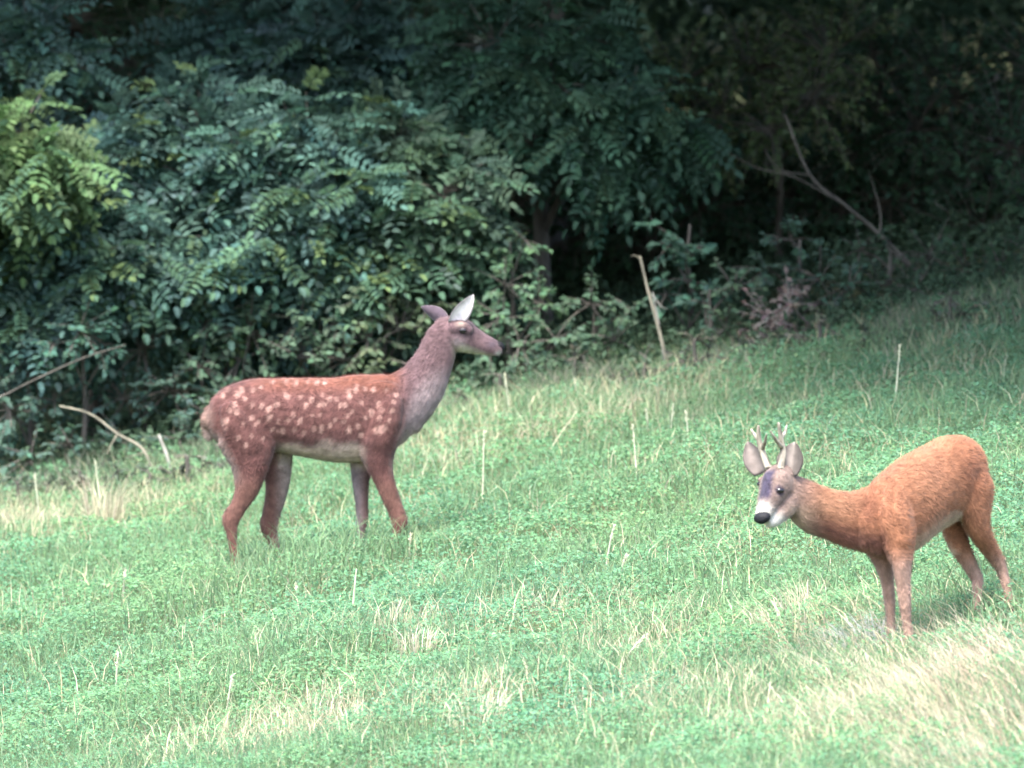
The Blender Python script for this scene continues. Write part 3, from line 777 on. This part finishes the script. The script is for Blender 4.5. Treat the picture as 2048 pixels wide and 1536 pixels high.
# ---- roe buck: body runs away from the camera to the right, head turned towards us
def build_roe():
    f = norm(np.array([-.585, -.81, 0])); lat = np.array([-f[1], f[0], 0])
    bx_, by_ = 1.9, 44.1
    base = np.array([bx_, by_, float(G(bx_, by_))])
    def pts(sec):
        return np.array([W(s[0], s[1], s[2]) for s in sec]) - base
    def T(sec, lt=lat, n=18, k=4):
        sc = np.array([FPX / s[2] for s in sec])
        return tube(pts(sec), np.array([s[3] for s in sec]) / sc, np.array([s[4] for s in sec]) / sc, lat=lt, n=n, k=k)
    parts = []
    parts.append(T([(1945, 962, 44.49, 48, 34), (1930, 955, 44.43, 76, 48), (1905, 956, 44.35, 84, 55), (1872, 972, 44.25, 84, 56), (1838, 992, 44.14, 87, 57), (1804, 1018, 44.04, 89, 54), (1775, 1038, 43.95, 84, 48), (1748, 1050, 43.87, 66, 40), (1728, 1056, 43.82, 46, 30)], n=24))
    parts.append(T([(1790, 1030, 43.98, 76, 44), (1750, 1040, 43.90, 68, 40), (1705, 1040, 43.84, 57, 35), (1662, 1030, 43.79, 50, 31), (1628, 1018, 43.76, 49, 31), (1602, 999, 43.74, 43, 29), (1582, 984, 43.72, 37, 27), (1566, 970, 43.70, 28, 25)], lt=(0.3, -1, 0), n=20))
    hl = norm(np.array([.84, -.53, .0]))
    parts.append(T([(1574, 956, 43.74, 26, 24), (1560, 960, 43.70, 33, 30), (1550, 974, 43.66, 33, 31), (1541, 994, 43.62, 27, 24), (1533, 1013, 43.58, 21, 18), (1527, 1028, 43.55, 18, 17), (1524, 1038, 43.53, 13, 14)], lt=hl, n=18))
    parts.append(T([(1935, 945, 44.36, 50, 20), (1944, 980, 44.36, 62, 30), (1949, 1020, 44.36, 46, 27), (1958, 1058, 44.38, 28, 20), (1980, 1098, 44.45, 18, 14), (2000, 1130, 44.50, 15, 11), (2009, 1158, 44.50, 10.5, 9), (2015, 1184, 44.48, 9, 8), (2018, 1198, 44.47, 10, 9), (2019, 1206, 44.46, 9, 9)]))
    parts.append(T([(1895, 965, 44.52, 50, 20), (1900, 1005, 44.50, 54, 26), (1908, 1050, 44.46, 36, 22), (1919, 1090, 44.44, 25, 17), (1938, 1126, 44.46, 17, 13), (1953, 1155, 44.48, 15, 11), (1955, 1180, 44.46, 10.5, 9), (1954, 1204, 44.44, 9, 8), (1953, 1218, 44.43, 10, 9), (1952, 1226, 44.42, 9, 9)]))
    parts.append(T([(1792, 1000, 43.92, 50, 18), (1792, 1045, 43.88, 60, 25), (1798, 1092, 43.85, 40, 24), (1804, 1132, 43.83, 26, 17), (1807, 1172, 43.83, 16, 13), (1810, 1206, 43.83, 14, 12), (1813, 1238, 43.83, 10, 9), (1816, 1264, 43.83, 9, 8), (1817, 1280, 43.83, 10, 9), (1817, 1288, 43.83, 9, 9)]))
    parts.append(T([(1755, 1045, 43.96, 45, 18), (1757, 1085, 43.96, 42, 22), (1768, 1125, 43.96, 26, 17), (1775, 1165, 43.97, 15, 12), (1779, 1200, 43.97, 13, 11), (1781, 1232, 43.97, 9.5, 9), (1782, 1258, 43.97, 9, 8), (1783, 1274, 43.97, 10, 9), (1783, 1282, 43.97, 9, 9)]))
    parts.append(T([(1582, 1002, 43.70, 26, 20), (1562, 1026, 43.635, 19, 16), (1547, 1042, 43.59, 13, 12), (1538, 1048, 43.565, 9, 10)], lt=hl, n=14))
    for (a, b_, d) in [(1560, 968, 43.625), (1525, 960, 43.70)]:
        parts.append(ball(W(a, b_, d) - base, .020, (1.1, 1, .7)))
    parts.append(T([(1800, 985, 43.90, 22, 9), (1806, 1035, 43.85, 34, 14), (1808, 1085, 43.82, 26, 13)]))
    parts.append(T([(1945, 935, 44.34, 30, 12), (1956, 975, 44.34, 40, 18), (1955, 1020, 44.35, 30, 15)]))
    me, co, nr = remesh_body('body', parts, .0050, smooth=5)
    P = co + base
    px = P[:, 0] / P[:, 1] * FPX + 1024; py = 768 - P[:, 2] / P[:, 1] * FPX
    along = (P - np.array([1.9, 44.1, 0])) @ f
    side = (P - W(1775, 1038, 43.95)) @ lat
    n1 = np.sin(px * .09 + py * .06) * .5 + np.sin(px * .04 - py * .12 + 1) * .5
    col = np.tile(np.array([.222, .096, .052]), (len(co), 1)) * (1 + .08 * n1)[:, None]
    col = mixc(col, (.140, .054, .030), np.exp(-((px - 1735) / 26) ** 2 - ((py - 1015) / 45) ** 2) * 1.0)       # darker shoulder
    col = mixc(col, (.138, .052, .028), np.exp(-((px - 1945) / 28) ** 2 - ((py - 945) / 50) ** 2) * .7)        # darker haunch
    col = mixc(col, (.24, .125, .075), np.exp(-((px - 1655) / 60) ** 2 - ((py - 1010) / 35) ** 2) * .7)         # paler neck
    col = mixc(col, (.26, .125, .072), np.exp(-((px - 1850) / 45) ** 2 - ((py - 960) / 45) ** 2) * .6)
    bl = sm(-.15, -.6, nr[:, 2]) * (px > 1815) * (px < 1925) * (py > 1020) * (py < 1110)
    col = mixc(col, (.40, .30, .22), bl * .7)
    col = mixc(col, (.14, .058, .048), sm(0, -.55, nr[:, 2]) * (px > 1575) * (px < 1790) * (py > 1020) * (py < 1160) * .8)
    lg = sm(1085, 1150, py)
    col = mixc(col, (.29, .19, .15), lg * .8)
    # head
    hd = sm(1660, 1575, px)
    col = mixc(col, (.170, .118, .098), hd)
    nose = W(1524, 1040, 43.53); fore = W(1548, 940, 43.66)
    hx = norm(nose - fore); hs = np.array([.84, -.53, .0]); hs = norm(hs - hs @ hx * hx)
    q = P - fore; u = q @ hx / np.linalg.norm(nose - fore); v = q @ hs
    front = nr @ np.cross(hs, hx)
    fz = (front * np.sign(-np.cross(hs, hx)[1]))
    blz = sm(.040, .016, np.abs(v + .006 + .004 * np.sin(u * 9))) * sm(-.05, .12, u) * sm(.80, .55, u) * (hd > .3) * sm(.1, .5, fz)
    col = mixc(col, (.034, .028, .048), blz * .98)
    wm = sm(.60, .90, u + .03 * np.sin(v * 300)) * (hd > .5)
    col = mixc(col, (.34, .32, .28), wm)
    chin = sm(1030, 1044, py) * sm(1582, 1562, px)
    col = mixc(col, (.40, .38, .33), chin)
    bm = hd * sm(1560, 1590, px) * sm(1000, 1030, py)
    col = mixc(col, (.26, .19, .13), bm * .7)
    ed = np.linalg.norm(P - W(1556, 982, 43.60), axis=1); col = mixc(col, (.04, .03, .045), sm(.036, .018, ed) * .85)
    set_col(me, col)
    root = empty('roe_buck', base, 'orange brown roe buck with short antlers leaning forward on the slope', 'deer')
    obj('body', me, M_COAT, root)
    def flow(p):
        qf = np.tile(np.array([.5, .7, -.4]), (len(p), 1))
        PY = 768 - (p[:, 2] + base[2]) / 44.0 * FPX; PX = (p[:, 0] + base[0]) / 44.0 * FPX + 1024
        qf[PY > 1120] = (.05, .1, -1)
        qf[PX < 1720] = (.9, .1, -.2)
        return qf
    fur(me, co, nr, col, 95000, flow, .019, .0012, root, lambda p: np.where((p[:, 0] + base[0]) / 44 * FPX + 1024 < 1600, .5, np.where(768 - (p[:, 2] + base[2]) / 44 * FPX > 1120, .7, 1.0)))
    for (a, b, d) in [(1559, 981, 43.590), (1523, 968, 43.69)]:
        V, F = ball(W(a, b, d) - base, .0165, (1.25, 1, .8)); obj('eye', make_mesh('eye', V, F, smooth=True), M_EYE, root)
    V, F = tube([W(1526, 1030, 43.545) - base, W(1524, 1037, 43.515) - base, W(1523, 1043, 43.505) - base], [.022, .026, .016], [.034, .038, .024], lat=hl, n=16)
    obj('nose', make_mesh('nose', V, F, smooth=True), M_NOSE, root)
    obj('ear', ear_mesh('ear', W(1578, 952, 43.69) - base, (.16, .10, 1), (-.30, -.95, .1), .152, .062, (.20, .17, .15), (.07, .052, .042), cup=.4, dark=1), M_COAT, root)
    obj('ear', ear_mesh('ear', W(1522, 948, 43.76) - base, (-.42, .15, 1), (-.2, -1, .1), .155, .048, (.18, .15, .135), (.10, .075, .062), cup=.8), M_COAT, root)
    def antler(b, beam, tines):
        r = obj('antler', make_mesh('antler', *[a for a in merge([tube(np.array([W(*p) for p in beam]) - base, [.016, .0145, .012, .006], n=9, k=5, lat=(0, 1, 0))] +
            [tube(np.array([W(*p) for p in t]) - base, [.011, .008, .003], n=8, k=4, lat=(0, 1, 0)) for t in tines] +
            [ball(W(*beam[0]) + np.array([0, 0, .008]) - base, .019, (1, 1, .6))])], smooth=True), M_ANTLER, root)
    antler(0, [(1560, 940, 43.66), (1566, 908, 43.68), (1562, 878, 43.68), (1557, 846, 43.66)], [[(1565, 896, 43.68), (1552, 880, 43.64), (1541, 862, 43.61)], [(1562, 876, 43.68), (1570, 864, 43.72), (1574, 850, 43.75)]])
    antler(1, [(1538, 938, 43.69), (1526, 908, 43.72), (1518, 880, 43.72), (1517, 852, 43.70)], [[(1524, 898, 43.72), (1530, 884, 43.68), (1533, 868, 43.65)], [(1518, 880, 43.72), (1508, 868, 43.75), (1502, 858, 43.78)]])
    for s, d in [((2020, 44.45), 0), ((1952, 44.41), 0), ((1817, 43.82), 0), ((1783, 43.96), 0)]:
        x = (s[0] - 1024) / FPX * s[1]
        hoof_parts(root, base, np.array([x, s[1], float(G(x, s[1]))]), f)
build_roe()

# ------------------------------------------------------------------ meadow
def dry_amount(x, y):
    """how straw-coloured the sward is: patches measured on the ground"""
    d = np.zeros_like(x)
    for px, py, rx, ry, a in [(1900, 1430, .55, 1.6, 1.0), (1750, 1300, .35, .8, .8), (1980, 1340, .4, .9, .8), (1650, 1480, .35, .9, .8), (600, 1470, .55, .6, .75), (830, 1290, .2, .5, .6), (960, 1440, .3, .5, .6), (1400, 1420, .5, .9, .45), (1250, 1300, .4, .9, .35),
                              (60, 1060, .5, 1.0, .7), (300, 1020, .5, .9, .55), (900, 900, .5, 1.1, .45), (1200, 850, .55, 1.3, .5), (1350, 800, .4, .9, .35), (1900, 720, .25, 1.2, .35), (1000, 1250, .4, .7, .25)]:
        gx, gy = gpt(px, py)
        d = np.maximum(d, a * np.exp(-((x - gx) / rx) ** 2 - ((y - gy) / ry) ** 2))
    d = d + .10 * np.sin(2.1 * x + 1.1 * y) * np.sin(1.3 * y - .7 * x)
    return np.clip(d, 0, 1)

def scatter(n, y0=39.3, y1=56.2, margin=.9):
    y = rng.uniform(y0, y1, n); x = rng.uniform(-1, 1, n) * (.0512 * y + margin)
    return x, y

def meadow():
    # broad clover and lucerne leaves
    N = 370000
    x, y = scatter(N)
    keep = rng.random(N) > dry_amount(x, y) * .55
    x, y = x[keep], y[keep]; n = len(x)
    clump = (np.sin(6.1 * x + 2.2 * np.sin(1.9 * y)) * np.sin(3.7 * y + 1.7 * np.sin(2.7 * x)) + .6 * np.sin(11.3 * x + 5 * y) * np.sin(8.1 * y - 3 * x))
    hmax = .105 + .040 * clump
    hmax = hmax * (1 + .45 * np.exp(-((x + 1.0) / .75) ** 2 - ((y - 49.5) / .5) ** 2))
    h = hmax * np.sqrt(rng.random(n))
    P = np.column_stack([x, y, G(x, y) + h])
    D = np.column_stack([rng.normal(size=n), rng.normal(size=n), rng.normal(.15, .45, n)])
    Nn = np.column_stack([rng.normal(0, .45, n), rng.normal(-.25, .45, n), np.ones(n)])
    L = rng.uniform(.016, .032, n)
    base = np.array([.132, .258, .140])
    tint = rng.uniform(.80, 1.20, (n, 1)) * (1 + rng.normal(0, .05, (n, 3)))
    c = base * tint
    lf = np.sin(1.3 * x + .9 * y) * np.sin(.8 * y - 1.1 * x + 1) + .6 * np.sin(2.9 * x - 1.2 * y + 2) * np.sin(1.7 * y)
    c = c * (1 + lf[:, None] * np.array([.09, .03, -.03]))
    yl = (rng.random(n) < .06)[:, None]
    c = np.where(yl, c * np.array([1.7, 1.2, 1.2]), c)
    V, F, q = leaflets(P, D, Nn, L, L * .62)
    o = obj('meadow_clover', make_mesh('meadow_clover', V, F, np.repeat(np.clip(c, .01, .8), q, 0)), M_GRASS)
    tag(o, 'soft green clover leaves covering the whole meadow', 'clover', kind='stuff')

def blades(x, y, h, lean, w, col, bend=.5, z0=None):
    """grass blades of two segments, bending along lean (n,2)"""
    n = len(x)
    B = np.column_stack([x, y, (G(x, y) if z0 is None else z0) - .01])
    ln = np.column_stack([lean, np.zeros(n)])
    M = B + ln * (h * .35)[:, None] + np.array([0, 0, 1]) * (h * .58)[:, None]
    E = B + ln * (h * 1.0)[:, None] + np.array([0, 0, 1]) * (h * (1 - bend * .25))[:, None]
    a = rng.uniform(0, math.pi, n)
    s = np.column_stack([np.cos(a), np.sin(a) * .6, np.zeros(n)]) * (w * .5)[:, None]
    V = np.stack([B - s, B + s, M + s * .8, M - s * .8, E], 1).reshape(-1, 3)
    b = np.arange(n)[:, None] * 5
    F = np.concatenate([b + [0, 1, 2], b + [0, 2, 3], b + [3, 2, 4]], 1).reshape(-1, 3)
    return V, F, np.repeat(np.clip(col, .01, .85), 5, 0)

def grass():
    N = 110000
    x, y = scatter(N); n = N
    h = rng.uniform(.07, .19, n) * (1 + .35 * np.sin(3 * x + 2 * np.sin(2 * y)))
    h *= 1 + .7 * np.exp(-((x + 1.0) / .75) ** 2 - ((y - 49.5) / .5) ** 2) + .4 * np.exp(-((x - 1.9) / .5) ** 2 - ((y - 43.6) / .5) ** 2)
    lean = rng.normal(0, .35, (n, 2))
    c = np.array([.165, .250, .135]) * rng.uniform(.75, 1.3, (n, 1)) * (1 + rng.normal(0, .05, (n, 3)))
    V, F, K = blades(x, y, h, lean, rng.uniform(.004, .008, n), c)
    o = obj('meadow_grass', make_mesh('meadow_grass', V, F, K), M_GRASS)
    tag(o, 'short green grass blades mixed through the clover', 'grass', kind='stuff')
    # straw
    N = 260000
    x, y = scatter(N)
    keep = rng.random(N) < dry_amount(x, y) * .6 + .03
    x, y = x[keep], y[keep]; n = len(x)
    h = rng.uniform(.08, .26, n)
    rightside = sm(.8, 2.0, x) * sm(50, 46, y)
    lean = rng.normal(0, .35, (n, 2)); lean[:, 0] -= .65 * rightside
    c = np.array([.40, .37, .245]) * rng.uniform(.7, 1.25, (n, 1)) * (1 + rng.normal(0, .05, (n, 3)))
    pk = sm(1.3, 2.2, x) * sm(45.5, 43, y)
    c = c * (1 + pk[:, None] * np.array([.12, -.06, .05]))
    V, F, K = blades(x, y, h, lean, rng.uniform(.003, .006, n), c)
    o = obj('dry_grass', make_mesh('dry_grass', V, F, K), M_DRY)
    tag(o, 'straw coloured dry grass in patches of the meadow', 'grass', kind='stuff')
    # tall weeds and grass along the foot of the wood
    n = 16000
    x = rng.uniform(-4.2, 4.2, n); y = 55.0 + rng.normal(0, .35, n) + .12 * np.sin(2.3 * x)
    h = rng.uniform(.06, .20, n) * (1 + .5 * np.sin(4.7 * x) * np.sin(2.1 * x + 1))
    c = np.where((rng.random(n) < .45)[:, None], np.array([.21, .21, .16]), np.array([.10, .16, .09])) * rng.uniform(.5, 1.15, (n, 1))
    V, F, K = blades(x, y, h, rng.normal(0, .3, (n, 2)), rng.uniform(.004, .009, n), c)
    o = obj('edge_grass', make_mesh('edge_grass', V, F, K), M_DRY)
    tag(o, 'ragged tall grass along the foot of the wood', 'grass', kind='stuff')
    # leaf litter and low weeds under the trees
    n = 60000
    x = rng.uniform(-5.5, 5.5, n); y = rng.uniform(55.2, 62, n)
    h = rng.uniform(0, .22, n)
    P = np.column_stack([x, y, G(x, y) + h])
    V, F, q = leaflets(P, rng.normal(size=(n, 3)), rng.normal(size=(n, 3)) * .5 + np.array([0, -.3, 1]), rng.uniform(.03, .07, n), rng.uniform(.02, .035, n))
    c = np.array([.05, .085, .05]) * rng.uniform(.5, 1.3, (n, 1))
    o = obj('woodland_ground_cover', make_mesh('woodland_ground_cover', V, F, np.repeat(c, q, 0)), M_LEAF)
    tag(o, 'low dark ground cover under the trees', 'ground cover', kind='stuff')
meadow()
grass()

# ---- single tall stems
def stem(label, p0, p1, w=.005, seeds=True, col=(.50, .47, .33), group=None, name='grass_stem'):
    gx, gy = gpt(*p0)
    base = np.array([gx, gy, float(G(gx, gy))])
    end = W(p1[0], p1[1], gy)
    root = empty(name, base, label, 'grass', group)
    d = end - base
    P = np.array([[0, 0, -.02], d * .35 + [0, .01, .01], d * .7 + [0, .0, .012], d])
    V, F = tube(P, [w * .7, w * .6, w * .45, w * .25], n=6, k=4, lat=(0, 1, 0))
    obj('stalk', make_mesh('stalk', V, F, np.tile(np.array([col]), (len(V), 1)), smooth=True), M_DRY, root)
    if seeds:
        n = 34
        t = rng.uniform(.70, 1.0, n)[:, None]
        V, F, q = leaflets(d * t + rng.normal(0, .002, (n, 3)), norm(d) + rng.normal(0, .35, (n, 3)), rng.normal(size=(n, 3)), rng.uniform(.012, .024, n), rng.uniform(.004, .007, n))
        obj('seed_head', make_mesh('seed_head', V, F, np.tile(np.array([col]) * 1.1, (len(V), 1))), M_DRY, root)
    n = 2
    V, F, K = blades(np.array([0., .01]), np.array([0., .0]), np.linalg.norm(d) * np.array([.45, .3]), rng.normal(0, .4, (n, 2)), np.full(n, .006), np.tile(np.array([col]), (n, 1)), z0=np.zeros(n))
    obj('blade', make_mesh('blade', V, F, K), M_DRY, root)
    return root

stem('stout pale grass stem standing upright in front of the calf', (703, 1262), (713, 1138), .011, False, (.50, .52, .36))
stem('long bent straw stem slanting from meadow towards the wood', (1075, 942), (1150, 828), .008, True)
stem('pale grass stem standing at the foot of the spotted calf forelegs', (818, 1130), (822, 1070), .008)
GS = 'pale grass stems scattered over the meadow'
for p0, p1 in [((965, 1020), (968, 860)), ((1275, 980), (1265, 850)), ((1300, 900), (1292, 820)), ((1340, 890), (1346, 810)), ((1378, 920), (1372, 825)), ((1790, 830), (1800, 690)), ((245, 1230), (250, 1140)),
               ((595, 1215), (592, 1170)), ((450, 1440), (465, 1350)), ((230, 1400), (236, 1310)), ((1210, 1140), (1228, 1050)), ((1235, 1180), (1252, 1110)), ((780, 1290), (803, 1200)), ((500, 1330), (520, 1260)), ((1020, 860), (1010, 750)), ((1155, 830), (1150, 760)), ((1225, 1380), (1290, 1270)), ((205, 1040), (190, 920)), ((80, 1050), (70, 950))]:
    stem('thin pale seeding grass stem rising near ' + near(*p0), p0, p1, .009, True, col=(.52, .52, .38), group=GS)

# ---- dry tussocks
def tussock(label, px, py, n, h, spread, lean=(0, 0), col=(.46, .42, .29), group=None, wid=(.003, .007), name='dry_grass_tussock'):
    gx, gy = gpt(px, py)
    base = np.array([gx, gy, float(G(gx, gy))])
    a = rng.uniform(0, 2 * math.pi, n); r = spread * np.sqrt(rng.random(n))
    x, y = r * np.cos(a), r * np.sin(a)
    ln = np.column_stack([x, y]) / spread * .35 + rng.normal(0, .18, (n, 2)) + np.array(lean)
    hh = h * rng.uniform(.45, 1.1, n)
    c = np.array(col) * rng.uniform(.7, 1.25, (n, 1)) * (1 + rng.normal(0, .04, (n, 3)))
    V, F, K = blades(x, y, hh, ln, rng.uniform(*wid, n), c, z0=np.asarray(G(gx + x, gy + y)) - base[2])
    o = obj(name, make_mesh(name, V, F, K), M_DRY, None, base)
    tag(o, label, 'grass', group)

GTU = 'dry tussocks scattered over the meadow'
tussock('whitish clump of dry grass beside the roe buck forelegs', 1735, 1305, 200, .22, .15, (-.3, 0), (.50, .49, .42), wid=(.004, .009))
tussock('upright straw tussock in open green clover', 838, 1330, 120, .19, .10, (.05, 0), (.52, .47, .35))
tussock('spiky pale tussock near the bare straw patch', 960, 1475, 110, .18, .13, (.1, 0), (.56, .54, .40))
tussock('tall straw tussock at the wood edge below the fallen branch', 205, 1070, 150, .36, .10, (0, 0), (.42, .38, .27))
tussock('small white flower like tuft alone in the green clover', 168, 1180, 22, .075, .02, (.1, 0), (.75, .75, .66), wid=(.006, .012), name='white_tuft')
for px, py, n, h, s, l in [(1700, 1370, 150, .22, .16, -.5), (1850, 1400, 170, .22, .18, -.6), (1950, 1330, 150, .22, .16, -.5), (1620, 1340, 120, .22, .14, -.45), (1560, 1290, 90, .24, .12, -.35), (1800, 1480, 170, .22, .2, -.6), (1980, 1470, 170, .2, .2, -.6), (1900, 1560, 170, .22, .2, -.6), (1680, 1480, 140, .2, .18, -.5), (1600, 1240, 70, .26, .1, -.2), (1960, 1290, 110, .20, .12, -.45)]:
    tussock('matted straw tussock laid over near ' + near(px, py), px, py, n, h, s, (l, 0), (.46, .42, .30), 'laid over straw around the roe buck')
for px, py, n, h, s in [(560, 1490, 90, .13, .16), (650, 1450, 80, .13, .15), (1250, 1330, 70, .18, .1), (1110, 1240, 60, .2, .1), (1400, 1470, 80, .15, .14), (1330, 1420, 60, .18, .1), (1040, 1240, 60, .16, .1), (940, 940, 80, .22, .15), (1080, 900, 80, .24, .15), (1200, 870, 80, .24, .15), (1300, 840, 80, .22, .15), (60, 1080, 90, .22, .16), (330, 1040, 80, .2, .14), (450, 1000, 80, .22, .14), (1230, 1220, 60, .22, .1)]:
    tussock('loose pale grass tussock rising near ' + near(px, py), px, py, n, h, s, (0.02, 0), (.42, .41, .28), GTU)
